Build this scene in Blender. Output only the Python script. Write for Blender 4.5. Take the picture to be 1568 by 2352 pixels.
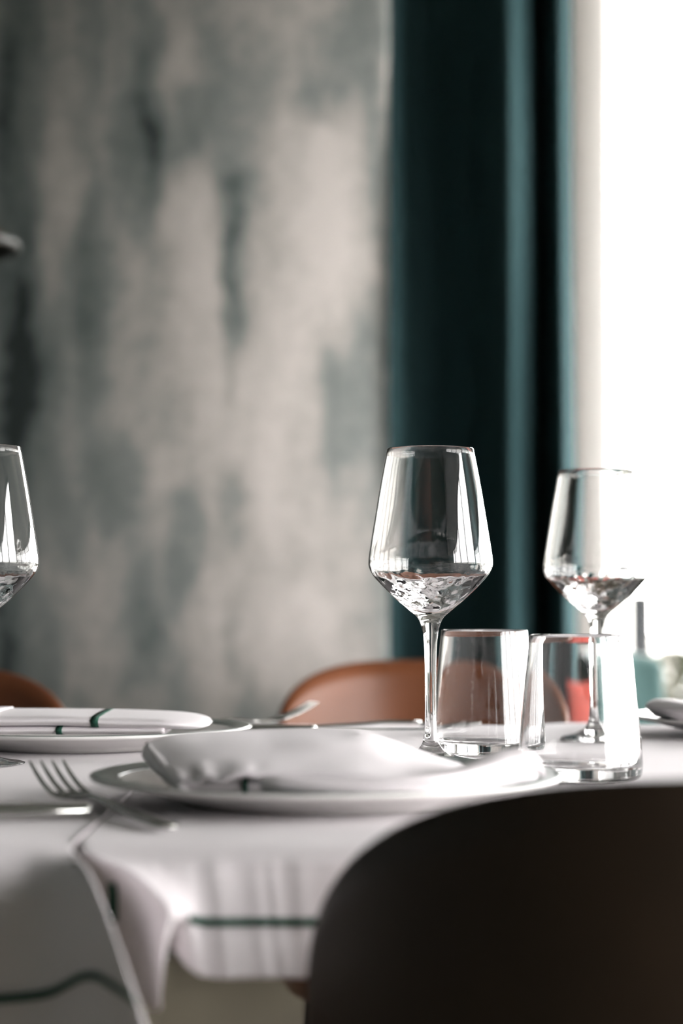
import bpy, bmesh, math, random
from mathutils import Vector, Matrix, noise
for o in list(bpy.data.objects):
    bpy.data.objects.remove(o)
sc = bpy.context.scene
col = sc.collection
PI = math.pi
T = 0.75            # height of the table tops (cloth surface)

# ------------------------------------------------------------------ camera
cam_d = bpy.data.cameras.new('camera')
cam = bpy.data.objects.new('camera', cam_d)
col.objects.link(cam)
cam.location = (0, 0, 0.8711)
cam.rotation_euler = (math.radians(90 + 2.512), 0, 0)
cam_d.sensor_fit = 'VERTICAL'
cam_d.sensor_height = 36.0
cam_d.lens = 36.0 * 4650 / 2352
cam_d.clip_start = 0.01
cam_d.dof.use_dof = True
cam_d.dof.focus_distance = 1.49
cam_d.dof.aperture_fstop = 4.3
cam_d.dof.aperture_blades = 0
sc.camera = cam

# ------------------------------------------------------------------ sky (even white overcast), exposure
w = bpy.data.worlds.new('overcast_sky')
sc.world = w
w.use_nodes = True
bg = w.node_tree.nodes['Background']
bg.inputs[0].default_value = (1.0, 0.985, 0.97, 1)
bg.inputs[1].default_value = 26.0
w.cycles.sampling_method = 'AUTOMATIC'
sc.view_settings.view_transform = 'Standard'
sc.view_settings.look = 'None'
sc.view_settings.exposure = 0.0
sc.view_settings.gamma = 1.0
sc.view_settings.use_curve_mapping = False
cy = sc.cycles
cy.use_denoising = True
cy.use_adaptive_sampling = True
cy.adaptive_threshold = .15
cy.adaptive_min_samples = 24
cy.max_bounces = 14
cy.transmission_bounces = 14
cy.transparent_max_bounces = 16
cy.glossy_bounces = 8
cy.diffuse_bounces = 4
cy.sample_clamp_indirect = 12
cy.blur_glossy = 0.5

# three glazed runs of the right-hand side in plan, each (start, end, head height, number of lights):
# a tall one next to the curtain, lower ones alongside the tables, the last with length added past the viewer to brighten the cloth front
SILL = 0.50
RUNS = [(Vector((.615, 5.14, 0)), Vector((1.20, 3.85, 0)), 2.88, 2),
        (Vector((1.20, 3.85, 0)), Vector((2.30, 1.45, 0)), 1.38, 5),
        (Vector((2.30, 1.45, 0)), Vector((2.40, -2.40, 0)), 1.88, 5)]
def run_axes(A, B):
    d = (B - A).normalized(); n = Vector((d.y, -d.x, 0))
    return d, (n if n.x < 0 else -n), (B - A).length
for (A_, B_, hd_, n_) in RUNS:               # sky portals (sampling guides, no light of their own)
    d_, nn_, len_ = run_axes(A_, B_)
    pl_d = bpy.data.lights.new('window_portal', 'AREA')
    pl_d.shape = 'RECTANGLE'; pl_d.size = len_; pl_d.size_y = hd_ - SILL
    pl_d.cycles.is_portal = True
    pl = bpy.data.objects.new('window_portal', pl_d)
    col.objects.link(pl)
    mid = (A_ + B_) / 2
    pl.matrix_world = Matrix.Translation((mid.x, mid.y, (SILL + hd_) / 2)) @ nn_.to_track_quat('-Z', 'Y').to_matrix().to_4x4()

# ------------------------------------------------------------------ material helpers
def mat(name, color=(.8, .8, .8), rough=.5, metal=0.0, spec=.5, sheen=0.0, coat=0.0, build=None):
    m = bpy.data.materials.new(name)
    m.use_nodes = True
    nt = m.node_tree
    b = nt.nodes['Principled BSDF']
    b.inputs['Base Color'].default_value = (*color, 1)
    b.inputs['Roughness'].default_value = rough
    b.inputs['Metallic'].default_value = metal
    b.inputs['Specular IOR Level'].default_value = spec
    b.inputs['Sheen Weight'].default_value = sheen
    b.inputs['Coat Weight'].default_value = coat
    if build: build(nt, b)
    return m

def N(nt, t, **kw):
    n = nt.nodes.new(t)
    for k, v in kw.items():
        if k.startswith('i_'):
            key = k[2:]
            n.inputs[int(key) if key.isdigit() else key].default_value = v
        else: setattr(n, k, v)
    return n

def add_noise(nt, b, c1, c2, scale=5, stretch=(1, 1, 1), bump=0.0, bscale=400, lo=.35, hi=.65, detail=4):
    tc = N(nt, 'ShaderNodeTexCoord')
    mp = N(nt, 'ShaderNodeMapping'); mp.inputs['Scale'].default_value = stretch
    nt.links.new(tc.outputs['Object'], mp.inputs[0])
    nz = N(nt, 'ShaderNodeTexNoise', i_Scale=scale, i_Detail=detail)
    nt.links.new(mp.outputs[0], nz.inputs['Vector'])
    r = N(nt, 'ShaderNodeValToRGB')
    r.color_ramp.elements[0].position = lo; r.color_ramp.elements[0].color = (*c1, 1)
    r.color_ramp.elements[1].position = hi; r.color_ramp.elements[1].color = (*c2, 1)
    nt.links.new(nz.outputs['Fac'], r.inputs[0])
    nt.links.new(r.outputs[0], b.inputs['Base Color'])
    if bump:
        n2 = N(nt, 'ShaderNodeTexNoise', i_Scale=bscale, i_Detail=2)
        nt.links.new(tc.outputs['Object'], n2.inputs['Vector'])
        bp = N(nt, 'ShaderNodeBump', i_Strength=bump, i_Distance=.001)
        nt.links.new(n2.outputs['Fac'], bp.inputs['Height'])
        nt.links.new(bp.outputs[0], b.inputs['Normal'])

def weave(nt, b):
    tc = N(nt, 'ShaderNodeTexCoord')
    wx = N(nt, 'ShaderNodeTexWave', wave_type='BANDS', bands_direction='X', i_Scale=260.0)
    wy = N(nt, 'ShaderNodeTexWave', wave_type='BANDS', bands_direction='DIAGONAL', i_Scale=300.0)
    nt.links.new(tc.outputs['Object'], wx.inputs[0]); nt.links.new(tc.outputs['Object'], wy.inputs[0])
    nz = N(nt, 'ShaderNodeTexNoise', i_Scale=900.0); nt.links.new(tc.outputs['Object'], nz.inputs['Vector'])
    a = N(nt, 'ShaderNodeMath', operation='ADD'); nt.links.new(wx.outputs['Fac'], a.inputs[0]); nt.links.new(wy.outputs['Fac'], a.inputs[1])
    a2 = N(nt, 'ShaderNodeMath', operation='ADD'); nt.links.new(a.outputs[0], a2.inputs[0]); nt.links.new(nz.outputs['Fac'], a2.inputs[1])
    bp = N(nt, 'ShaderNodeBump', i_Strength=.12, i_Distance=.0004)
    nt.links.new(a2.outputs[0], bp.inputs['Height']); nt.links.new(bp.outputs[0], b.inputs['Normal'])

# mottled plaster: warm pale lime wash over blue grey, vertical clouds with their own shapes
BLOBS = [  # x, z, rx, rz, weight   (wall coordinates in metres, + pale, - grey)
    (-0.1, 1.744, 0.146, 0.386, 0.34), (-0.345, 1.552, 0.1, 0.253, 0.36), (-0.153, 1.329, 0.133, 0.333, 0.25), (-0.387, 1.861, 0.08, 0.12, 0.22), (-0.004, 1.914, 0.08, 0.266, 0.2),
    (-0.302, 1.276, 0.16, 0.266, 0.18), (-0.068, 0.765, 0.146, 0.173, 0.32), (-0.238, 0.743, 0.106, 0.2, 0.2), (-0.622, 0.765, 0.08, 0.2, 0.12), (0.017, 1.063, 0.106, 0.2, 0.15),
    (-0.707, 1.808, 0.067, 0.399, 0.15), (-0.419, 2.223, 0.053, 0.2, 0.18), (-0.089, 0.956, 0.16, 0.2, 0.2), (-0.515, 1.989, 0.08, 0.213, -0.36), (-0.473, 2.149, 0.053, 0.266, -0.25),
    (-0.622, 1.659, 0.067, 0.266, -0.3), (-0.268, 1.648, 0.032, 0.306, -0.42), (-0.377, 2.042, 0.067, 0.16, -0.25), (-0.238, 1.925, 0.08, 0.08, -0.22), (-0.057, 2.095, 0.08, 0.08, -0.22),
    (-0.196, 2.18, 0.067, 0.16, -0.15), (0.097, 1.808, 0.04, 0.333, -0.10), (-0.771, 1.382, 0.08, 0.399, -0.25), (-0.707, 1.116, 0.067, 0.2, -0.2), (-0.568, 1.169, 0.08, 0.16, -0.2),
    (-0.387, 1.009, 0.067, 0.16, -0.25), (-0.281, 1.084, 0.053, 0.133, -0.2), (-0.483, 0.829, 0.053, 0.2, -0.25), (-0.739, 0.743, 0.067, 0.2, -0.2), (-0.27, 0.765, 0.029, 0.133, -0.2),
    (-0.015, 1.382, 0.033, 0.266, -0.15), (-0.835, 1.489, 0.073, 1.863, -0.38)]  # last entry: full-height strip, darker along the left end
def plaster(nt, b):
    L = nt.links.new
    tc = N(nt, 'ShaderNodeTexCoord')
    dz = N(nt, 'ShaderNodeTexNoise', i_Scale=5.0, i_Detail=5.0, i_Roughness=.6)
    L(tc.outputs['Object'], dz.inputs['Vector'])
    ds = N(nt, 'ShaderNodeVectorMath', operation='SUBTRACT'); ds.inputs[1].default_value = (.5, .5, .5)
    L(dz.outputs['Color'], ds.inputs[0])
    dm = N(nt, 'ShaderNodeVectorMath', operation='MULTIPLY'); dm.inputs[1].default_value = (.13, 0, .35)
    L(ds.outputs[0], dm.inputs[0])
    pos = N(nt, 'ShaderNodeVectorMath', operation='ADD'); L(tc.outputs['Object'], pos.inputs[0]); L(dm.outputs[0], pos.inputs[1])
    mp = N(nt, 'ShaderNodeMapping'); mp.inputs['Scale'].default_value = (1.0, 1.0, .28)
    L(tc.outputs['Object'], mp.inputs[0])
    n1 = N(nt, 'ShaderNodeTexNoise', i_Scale=5.5, i_Detail=6.0, i_Roughness=.62, i_Distortion=.25)
    L(mp.outputs[0], n1.inputs['Vector'])
    base = N(nt, 'ShaderNodeMapRange', i_1=.28, i_2=.72, i_3=.28, i_4=.78)
    L(n1.outputs['Fac'], base.inputs[0])
    acc = base.outputs[0]
    for (x, z, rx, rz, wt) in BLOBS:
        s = N(nt, 'ShaderNodeVectorMath', operation='SUBTRACT'); s.inputs[1].default_value = (x, 0, z)
        L(pos.outputs[0], s.inputs[0])
        m_ = N(nt, 'ShaderNodeVectorMath', operation='MULTIPLY'); m_.inputs[1].default_value = (1 / rx, 0, 1 / rz)
        L(s.outputs[0], m_.inputs[0])
        ln = N(nt, 'ShaderNodeVectorMath', operation='LENGTH'); L(m_.outputs[0], ln.inputs[0])
        mr = N(nt, 'ShaderNodeMapRange', interpolation_type='SMOOTHSTEP', i_1=1.25, i_2=.35, i_3=0.0, i_4=wt)
        L(ln.outputs['Value'], mr.inputs[0])
        ad = N(nt, 'ShaderNodeMath', operation='ADD'); L(acc, ad.inputs[0]); L(mr.outputs[0], ad.inputs[1])
        acc = ad.outputs[0]
    n3 = N(nt, 'ShaderNodeTexNoise', i_Scale=28.0, i_Detail=3.0); L(tc.outputs['Object'], n3.inputs['Vector'])
    f3 = N(nt, 'ShaderNodeMapRange', i_1=.3, i_2=.7, i_3=-.07, i_4=.07); L(n3.outputs['Fac'], f3.inputs[0])
    ad = N(nt, 'ShaderNodeMath', operation='ADD'); L(acc, ad.inputs[0]); L(f3.outputs[0], ad.inputs[1])
    r = N(nt, 'ShaderNodeValToRGB')
    e = r.color_ramp.elements
    e[0].position = .12; e[0].color = (.17, .20, .20, 1)
    e[1].position = .95; e[1].color = (.80, .74, .715, 1)
    e[0].position = .12
    k = e.new(.0); k.color = (.05, .062, .062, 1)
    k = e.new(.45); k.color = (.34, .36, .35, 1)
    k = e.new(.68); k.color = (.60, .565, .54, 1)
    L(ad.outputs[0], r.inputs[0]); L(r.outputs[0], b.inputs['Base Color'])

M = {}
M['plaster'] = mat('mottled_plaster', rough=.9, spec=.2, build=plaster)
M['teal_wall'] = mat('teal_grey_paint', (.09, .115, .115), .85, spec=.2, build=lambda nt, b: add_noise(nt, b, (.08, .105, .105), (.10, .125, .125), 2))
M['dark_wall'] = mat('dark_teal_paint', (.06, .075, .075), .85, spec=.2, build=lambda nt, b: add_noise(nt, b, (.03, .037, .037), (.035, .043, .043), 2))
M['ceiling'] = mat('grey_ceiling', (.16, .18, .18), .9, spec=.1, build=lambda nt, b: add_noise(nt, b, (.33, .35, .35), (.36, .38, .38), 2))
M['dado'] = mat('cream_dado', (.70, .66, .58), .6, build=lambda nt, b: add_noise(nt, b, (.66, .62, .54), (.72, .68, .61), 3))
M['white_paint'] = mat('white_paint', (.86, .83, .80), .45, build=lambda nt, b: add_noise(nt, b, (.84, .81, .78), (.88, .855, .83), 4))
M['mullion'] = mat('dark_metal_mullion', (.04, .05, .055), .5, metal=.4, build=lambda nt, b: add_noise(nt, b, (.035, .045, .05), (.05, .06, .065), 12))
M['floor'] = mat('khaki_floor', (.25, .22, .17), .7, spec=.25, build=lambda nt, b: add_noise(nt, b, (.10, .085, .062), (.15, .13, .095), 3, (1, .25, 1)))
M['velvet'] = mat('teal_velvet', (.03, .07, .075), .8, spec=.1, sheen=0, build=lambda nt, b: add_noise(nt, b, (.020, .047, .052), (.026, .057, .062), 9, (1, 1, .15)))
M['velvet'].node_tree.nodes['Principled BSDF'].inputs['Sheen Roughness'].default_value = .4
M['velvet'].node_tree.nodes['Principled BSDF'].inputs['Sheen Tint'].default_value = (.6, .85, .9, 1)
M['linen'] = mat('white_linen', (.76, .715, .735), .85, spec=.15, sheen=.1, build=weave)
M['green'] = mat('green_woven_stripe', (.022, .075, .052), .9, spec=.1, build=weave)
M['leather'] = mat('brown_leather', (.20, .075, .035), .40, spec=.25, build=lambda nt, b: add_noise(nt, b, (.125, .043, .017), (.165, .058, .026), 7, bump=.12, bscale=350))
M['leather_back_shaded'] = mat('shaded_brown_leather', (.055, .03, .017), .5, spec=.3, build=lambda nt, b: add_noise(nt, b, (.018, .011, .006), (.028, .0165, .009), 6, bump=.12, bscale=350))  # the brown leather again, shade of the unlit back put into its colour
M['leg'] = mat('black_steel', (.02, .02, .02), .4, metal=.8, build=lambda nt, b: add_noise(nt, b, (.018, .018, .018), (.03, .03, .03), 20))
M['wood'] = mat('dark_table_wood', (.10, .06, .035), .5, build=lambda nt, b: add_noise(nt, b, (.08, .045, .026), (.13, .08, .045), 6, (1, 8, 1)))
M['steel'] = mat('polished_steel', (.5, .5, .48), .18, metal=1.0, build=lambda nt, b: add_noise(nt, b, (.46, .46, .44), (.52, .52, .50), 60))
M['china'] = mat('white_china', (.76, .75, .73), .18, spec=.5, build=lambda nt, b: add_noise(nt, b, (.75, .74, .72), (.78, .77, .75), 20))
M['china_band'] = mat('sage_glaze', (.1, .14, .125), .3, spec=.35, build=lambda nt, b: add_noise(nt, b, (.075, .105, .093), (.14, .18, .16), 22, detail=6))
M['brass'] = mat('aged_brass', (.20, .13, .045), .5, metal=1.0, build=lambda nt, b: add_noise(nt, b, (.17, .105, .035), (.24, .15, .055), 15))
M['black_enamel'] = mat('black_enamel', (.012, .012, .01), .5, build=lambda nt, b: add_noise(nt, b, (.010, .010, .008), (.016, .016, .013), 15))
M['teal_fabric'] = mat('teal_upholstery', (.06, .15, .145), .85, sheen=.3, build=lambda nt, b: add_noise(nt, b, (.025, .07, .067), (.035, .085, .082), 30))
M['red_fabric'] = mat('red_upholstery', (.42, .055, .035), .8, sheen=.2, build=lambda nt, b: add_noise(nt, b, (.36, .045, .03), (.48, .065, .04), 30))
M['concrete'] = mat('terrace_concrete', (.34, .33, .30), .9, build=lambda nt, b: add_noise(nt, b, (.28, .27, .25), (.38, .37, .34), 1.5))
M['grey_post'] = mat('grey_painted_steel', (.035, .042, .05), .9, spec=0, build=lambda nt, b: add_noise(nt, b, (.022, .025, .028), (.028, .031, .035), 8))
M['hedge'] = mat('hedge_leaves', (.05, .07, .03), .9, spec=0, build=lambda nt, b: add_noise(nt, b, (.034, .037, .022), (.056, .058, .038), 40))

gm = bpy.data.materials.new('clear_glass'); gm.use_nodes = True
nt = gm.node_tree; nt.nodes.clear()
out = nt.nodes.new('ShaderNodeOutputMaterial'); g = nt.nodes.new('ShaderNodeBsdfGlass')
g.inputs['Color'].default_value = (1, 1, 1, 1); g.inputs['Roughness'].default_value = 0.0; g.inputs['IOR'].default_value = 1.5
nt.links.new(g.outputs[0], out.inputs[0])
M['glass'] = gm
pm = bpy.data.materials.new('window_pane_glass'); pm.use_nodes = True
nt = pm.node_tree; nt.nodes.clear()
out = nt.nodes.new('ShaderNodeOutputMaterial'); mx = nt.nodes.new('ShaderNodeMixShader'); tr = nt.nodes.new('ShaderNodeBsdfTransparent')
gl = nt.nodes.new('ShaderNodeBsdfGlossy'); gl.inputs['Roughness'].default_value = .02
mx.inputs[0].default_value = .06
nt.links.new(tr.outputs[0], mx.inputs[1]); nt.links.new(gl.outputs[0], mx.inputs[2]); nt.links.new(mx.outputs[0], out.inputs[0])
M['pane'] = pm

# ------------------------------------------------------------------ object helpers
def tag(o, label=None, cat=None, group=None, kind=None):
    if label: o['label'] = label
    if cat: o['category'] = cat
    if group: o['group'] = group
    if kind: o['kind'] = kind
    return o

def obj(name, verts, faces, material, parent=None, smooth=False):
    me = bpy.data.meshes.new(name)
    me.from_pydata([tuple(v) for v in verts], [], faces)
    me.validate()
    bm = bmesh.new(); bm.from_mesh(me); bmesh.ops.recalc_face_normals(bm, faces=bm.faces); bm.to_mesh(me); bm.free()
    if smooth: me.polygons.foreach_set('use_smooth', [True] * len(me.polygons))
    me.materials.append(M[material])
    o = bpy.data.objects.new(name, me); col.objects.link(o)
    if parent: o.parent = parent
    return o

def empty(name, loc=(0, 0, 0), rz=0.0):
    o = bpy.data.objects.new(name, None); col.objects.link(o)
    o.location = loc; o.rotation_euler = (0, 0, rz); o.empty_display_size = .05
    return o

def copy_tree(o, parent=None):
    c = o.copy(); col.objects.link(c); c.parent = parent
    for ch in list(o.children): copy_tree(ch, c)
    return c

def box_vf(x0, x1, y0, y1, z0, z1):
    v = [(x, y, z) for z in (z0, z1) for y in (y0, y1) for x in (x0, x1)]
    f = [(0, 2, 3, 1), (4, 5, 7, 6), (0, 1, 5, 4), (2, 6, 7, 3), (0, 4, 6, 2), (1, 3, 7, 5)]
    return v, f

def box(name, b, material, parent=None, bevel=0.0, seg=2):
    o = obj(name, *box_vf(*b), material, parent)
    if bevel:
        bm = bmesh.new(); bm.from_mesh(o.data)
        bmesh.ops.bevel(bm, geom=list(bm.edges) + list(bm.verts), offset=bevel, segments=seg, profile=.5, affect='EDGES')
        bm.to_mesh(o.data); bm.free()
    return o

def lathe_vf(prof, n=96, closed=False):
    """prof: list of (r, z). r==0 points become poles."""
    v, rings = [], []
    for r, z in prof:
        if r <= 1e-7:
            rings.append([len(v)]); v.append((0, 0, z))
        else:
            rings.append(list(range(len(v), len(v) + n)))
            v += [(r * math.cos(2 * PI * k / n), r * math.sin(2 * PI * k / n), z) for k in range(n)]
    f = []
    pairs = list(zip(rings[:-1], rings[1:]))
    if closed: pairs.append((rings[-1], rings[0]))
    for a, b in pairs:
        for k in range(n):
            k2 = (k + 1) % n
            if len(a) == 1 and len(b) == 1: continue
            if len(a) == 1: f.append((a[0], b[k], b[k2]))
            elif len(b) == 1: f.append((a[k], b[0], a[k2]))
            else: f.append((a[k], b[k], b[k2], a[k2]))
    return v, f

def cr(p0, p1, p2, p3, t):
    return 0.5 * ((2 * p1) + (p2 - p0) * t + (2 * p0 - 5 * p1 + 4 * p2 - p3) * t * t + (3 * p1 - p0 - 3 * p2 + p3) * t ** 3)

def spline(pts, u):
    """Catmull-Rom through pts (Vectors or floats), u in 0..len-1"""
    n = len(pts); i = min(int(u), n - 2); t = u - i
    p0 = pts[i - 1] if i > 0 else pts[0] * 2 - pts[1]
    p3 = pts[i + 2] if i + 2 < n else pts[n - 1] * 2 - pts[n - 2]
    return cr(p0, pts[i], pts[i + 1], p3, t)

def smooth_prof(pts, sub=6):
    vs = [Vector((r, z, 0)) for r, z in pts]
    res = []
    for i in range(len(vs) - 1):
        for k in range(sub):
            p = spline(vs, i + k / sub); res.append((max(p.x, 0), p.y))
    res.append((pts[-1][0], pts[-1][1]))
    return res

def patch(cols, u, v):
    return spline([spline(c, v) for c in cols], u)

def grid_vf(fn, nu, nv):
    vs = [fn(i / nu, j / nv) for i in range(nu + 1) for j in range(nv + 1)]
    f = [(i * (nv + 1) + j, i * (nv + 1) + j + 1, (i + 1) * (nv + 1) + j + 1, (i + 1) * (nv + 1) + j) for i in range(nu) for j in range(nv)]
    return vs, f

def solid(o, t, offset=-1, sub=0):
    m = o.modifiers.new('thickness', 'SOLIDIFY'); m.thickness = t; m.offset = offset
    if sub:
        s = o.modifiers.new('smooth', 'SUBSURF'); s.levels = sub; s.render_levels = sub
    return o

def tube_vf(pts, radii, n=12, flat=1.0, up=(0, 0, 1)):
    """swept tube with caps; flat squashes the section along 'up'"""
    pts = [Vector(p) for p in pts]; v, f = [], []
    for i, p in enumerate(pts):
        a = pts[max(i - 1, 0)]; b = pts[min(i + 1, len(pts) - 1)]
        t = (b - a).normalized(); side = t.cross(Vector(up))
        if side.length < 1e-4: side = t.cross(Vector((1, 0, 0)))
        side.normalize(); u2 = side.cross(t)
        r = radii[i] if not isinstance(radii[i], tuple) else radii[i][0]
        h = r * flat if not isinstance(radii[i], tuple) else radii[i][1]
        v += [p + side * (r * math.cos(2 * PI * k / n)) + u2 * (h * math.sin(2 * PI * k / n)) for k in range(n)]
    for i in range(len(pts) - 1):
        for k in range(n):
            k2 = (k + 1) % n
            f.append((i * n + k, i * n + k2, (i + 1) * n + k2, (i + 1) * n + k))
    f.append(tuple(range(n - 1, -1, -1))); f.append(tuple((len(pts) - 1) * n + k for k in range(n)))
    return v, f

def merge(parts):
    V, F = [], []
    for v, f in parts:
        b = len(V); V += list(v); F += [tuple(i + b for i in q) for q in f]
    return V, F

# ------------------------------------------------------------------ the room
CE = 3.0
YB = 4.95
tag(box('floor', (-3.2, 3.6, -2.6, 7.2, -.1, 0), 'floor'), kind='structure')
tag(box('ceiling', (-3.2, 3.6, -2.6, 7.2, CE, CE + .1), 'ceiling'), kind='structure')
# plastered wall: straight beside the curtain, then a bend added so the light fades leftwards
def wall_line(n=60):
    pts = [(.118, YB)]; x, y = .10, YB
    pts.append((x, y))
    L_, turn = 1.05, math.radians(WALL_TURN)
    for k in range(n):
        a = turn * (k + .5) / n
        x -= L_ / n * math.cos(a); y += L_ / n * math.sin(a); pts.append((x, y))
    d = (x + 3.2) / math.cos(turn)
    pts.append((-3.2, y + d * math.sin(turn)))
    return pts
WALL_TURN = 24
wl = wall_line(); th = .14
V = []
for (x, y) in wl:
    for (yy, z) in ((y, 0), (y, CE), (y + th, CE), (y + th, 0)): V.append((x, yy, z))
F = [(i * 4 + k, i * 4 + (k + 1) % 4, (i + 1) * 4 + (k + 1) % 4, (i + 1) * 4 + k) for i in range(len(wl) - 1) for k in range(4)]
F += [(3, 2, 1, 0), tuple((len(wl) - 1) * 4 + k for k in range(4))]
wb_ = obj('wall_back', V, F, 'plaster', None, True); tag(wb_, kind='structure')
for p_ in wb_.data.polygons: p_.use_smooth = abs(p_.normal.y) > .5 and abs(p_.normal.z) < .1
tag(box('wall_niche', (.117, .75, 5.24, 5.38, 0, CE), 'teal_wall'), kind='structure')
tag(box('wall_niche_side', (.0, .117, 5.09, 5.38, 0, CE), 'teal_wall'), kind='structure')
tag(box('wall_left', (-3.2, -3.05, -2.6, 7.1, 0, CE), 'teal_wall'), kind='structure')
tag(box('wall_front', (-3.2, 3.6, -2.6, -2.5, 0, CE), 'dark_wall'), kind='structure')
tag(box('wall_corner', (2.40, 2.54, -2.5, -2.4, 0, CE), 'dark_wall'), kind='structure')
# each run is built along its own axis: local x = along the run from its far end, local y = outwards
nwin = 0
for ri, (A_, B_, hd, npan) in enumerate(RUNS):
    d_, nn_, wlen = run_axes(A_, B_); ang = math.atan2(d_.y, d_.x)
    so = -1.0 if (Matrix.Rotation(-ang, 3, 'Z') @ nn_).y > 0 else 1.0
    def wbox(name, x0, x1, y0, y1, z0, z1, m, parent, bevel=0.0):
        a, b = sorted((y0 * so, y1 * so))
        return box(name, (x0, x1, a, b, z0, z1), m, parent, bevel)
    wr = empty('wall_right', (A_.x, A_.y, 0), ang); tag(wr, kind='structure')
    wbox('dado', 0, wlen, 0, .14, 0, SILL - .03, 'dado', wr)
    wbox('sill_board', .02, wlen, -.05, .16, SILL - .03, SILL, 'white_paint', wr, .004)
    wbox('jamb', -.08, 0, 0, .14, 0, CE, 'white_paint', wr, .004)
    wbox('lintel', 0, wlen, 0, .14, hd, CE, 'white_paint', wr)
    pw = wlen / npan
    for i in range(npan):
        nwin += 1
        a = i * pw; b = a + pw
        win = empty('window_%d' % nwin, (A_.x, A_.y, 0), ang); tag(win, kind='structure')
        m = .022 if ri == 0 else .032
        wbox('frame_post', a, a + m, 0.04, .085, SILL, hd, 'white_paint' if nwin == 1 else 'mullion', win)
        wbox('frame_post', b - m, b, 0.04, .085, SILL, hd, 'mullion', win)
        wbox('frame_rail', a + m, b - m, 0.04, .085, SILL, SILL + .03, 'mullion', win)
        wbox('frame_rail', a + m, b - m, 0.04, .085, hd - .035, hd, 'mullion', win)
        wbox('pane', a + m, b - m, .06, .066, SILL + .03, hd - .035, 'pane', win)

# ------------------------------------------------------------------ curtain
cp = [(.117, 4.940), (.128, 4.96), (.145, 5.03), (.160, 5.085), (.180, 5.115), (.215, 5.115), (.250, 5.09), (.285, 5.045), (.320, 5.005), (.352, 4.945), (.385, 4.875), (.410, 4.85), (.430, 4.885), (.442, 4.90), (.455, 4.915),
      (.474, 4.975), (.492, 5.05), (.503, 5.05), (.510, 4.97), (.526, 4.87), (.542, 4.865), (.558, 4.92), (.574, 4.99), (.578, 5.03)]
def curtain_fn(u, v):
    p = spline([Vector((a, b, 0)) for a, b in cp], u * (len(cp) - 1))
    z = .02 + v * 2.9
    k = (2.9 - z) / 2.9
    cx = .35
    return Vector((cx + (p.x - cx) * (.99 + .02 * k), 5.0 + (p.y - 5.0) * (.86 + .2 * k) + .012 * math.sin(3 * z + 9 * u), z))
ct = solid(obj('curtain', *grid_vf(curtain_fn, 160, 24), 'velvet', smooth=True), .004, 0)
shm = bpy.data.materials.new('white_sheer'); shm.use_nodes = True
nt = shm.node_tree; nt.nodes.clear()
out = nt.nodes.new('ShaderNodeOutputMaterial'); mx = nt.nodes.new('ShaderNodeMixShader'); df = nt.nodes.new('ShaderNodeBsdfDiffuse'); tl = nt.nodes.new('ShaderNodeBsdfTranslucent')
df.inputs[0].default_value = (.75, .72, .70, 1); tl.inputs[0].default_value = (.25, .24, .23, 1); mx.inputs[0].default_value = .5
nt.links.new(df.outputs[0], mx.inputs[1]); nt.links.new(tl.outputs[0], mx.inputs[2]); nt.links.new(mx.outputs[0], out.inputs[0])
M['sheer'] = shm
d_, nn_, _l = run_axes(RUNS[0][0], RUNS[0][1])
def sheer_fn(u, v):
    s = .02 + .150 * u
    p = RUNS[0][0] + d_ * s + nn_ * (.035 + .013 * math.sin(u * 16))
    return Vector((p.x, p.y, .02 + 2.9 * v))
sh_ = obj('sheer_curtain', *grid_vf(sheer_fn, 90, 8), 'sheer', smooth=True)
tag(sh_, 'narrow white sheer curtain glowing between the teal curtain and the bright window', 'curtain')
tag(ct, 'dark teal velvet curtain hanging in deep folds beside the bright window', 'curtain')

# ------------------------------------------------------------------ pendant lamp at the left edge
pr = empty('pendant_lamp', (-.722, 3.5, 1.49))
tag(pr, 'brass dome pendant lamp with black inside at the left edge of the picture', 'lamp')
dome = smooth_prof([(.155, 0), (.150, .006), (.125, .022), (.09, .042), (.05, .066), (.02, .100)], 5)
v, f = lathe_vf(dome, 48)
solid(obj('shade', v, f, 'brass', pr, True), .002, 1)
inn = [(r - .0035, z - .0015) for r, z in dome]
obj('shade_lining', *lathe_vf(inn + [(0, .105)], 48), 'black_enamel', pr, True)
obj('rim', *tube_vf([(.154 * math.cos(a), .154 * math.sin(a), 0) for a in [2 * PI * k / 48 for k in range(49)]], [.009] * 49, 8), 'black_enamel', pr, True)
obj('socket_cap', *lathe_vf([(.026, .10), (.026, .15), (.012, .165), (0, .165)], 24), 'brass', pr, True)
obj('cord', *tube_vf([(0, 0, .16), (0, 0, CE - 1.49 - .02)], [.004, .004], 8), 'black_enamel', pr, True)
obj('ceiling_rose', *lathe_vf([(0, CE - 1.51), (.05, CE - 1.51), (.055, CE - 1.49), (0, CE - 1.49)], 32), 'brass', pr, True)

# ------------------------------------------------------------------ tables and cloths
XJ = -.1335      # where the two tables meet
def make_table(name, x0, x1, label):
    cx = (x0 + x1) / 2
    t = empty(name, (cx, 1.51, 0)); tag(t, label, 'table', 'restaurant tables pushed together')
    h = (x1 - x0) / 2
    box('tabletop', (-h + .004, h - .004, -.470, .485, T - .032, T - .004), 'wood', t, .006)
    obj('pedestal', *lathe_vf([(0, .02), (.05, .02), (.04, .06), (.035, .65), (.05, .70), (.05, T - .032), (0, T - .032)], 32), 'leg', t, True)
    obj('foot_plate', *lathe_vf([(0, 0), (.26, 0), (.26, .008), (.24, .018), (.05, .026), (0, .026)], 48), 'leg', t, True)
    return t
make_table('restaurant_table', XJ + .002, .80, 'dark wooden pedestal table under the white cloth on the right')
make_table('restaurant_table', -1.05, XJ - .002, 'dark wooden pedestal table under the white cloth on the left')

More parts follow.
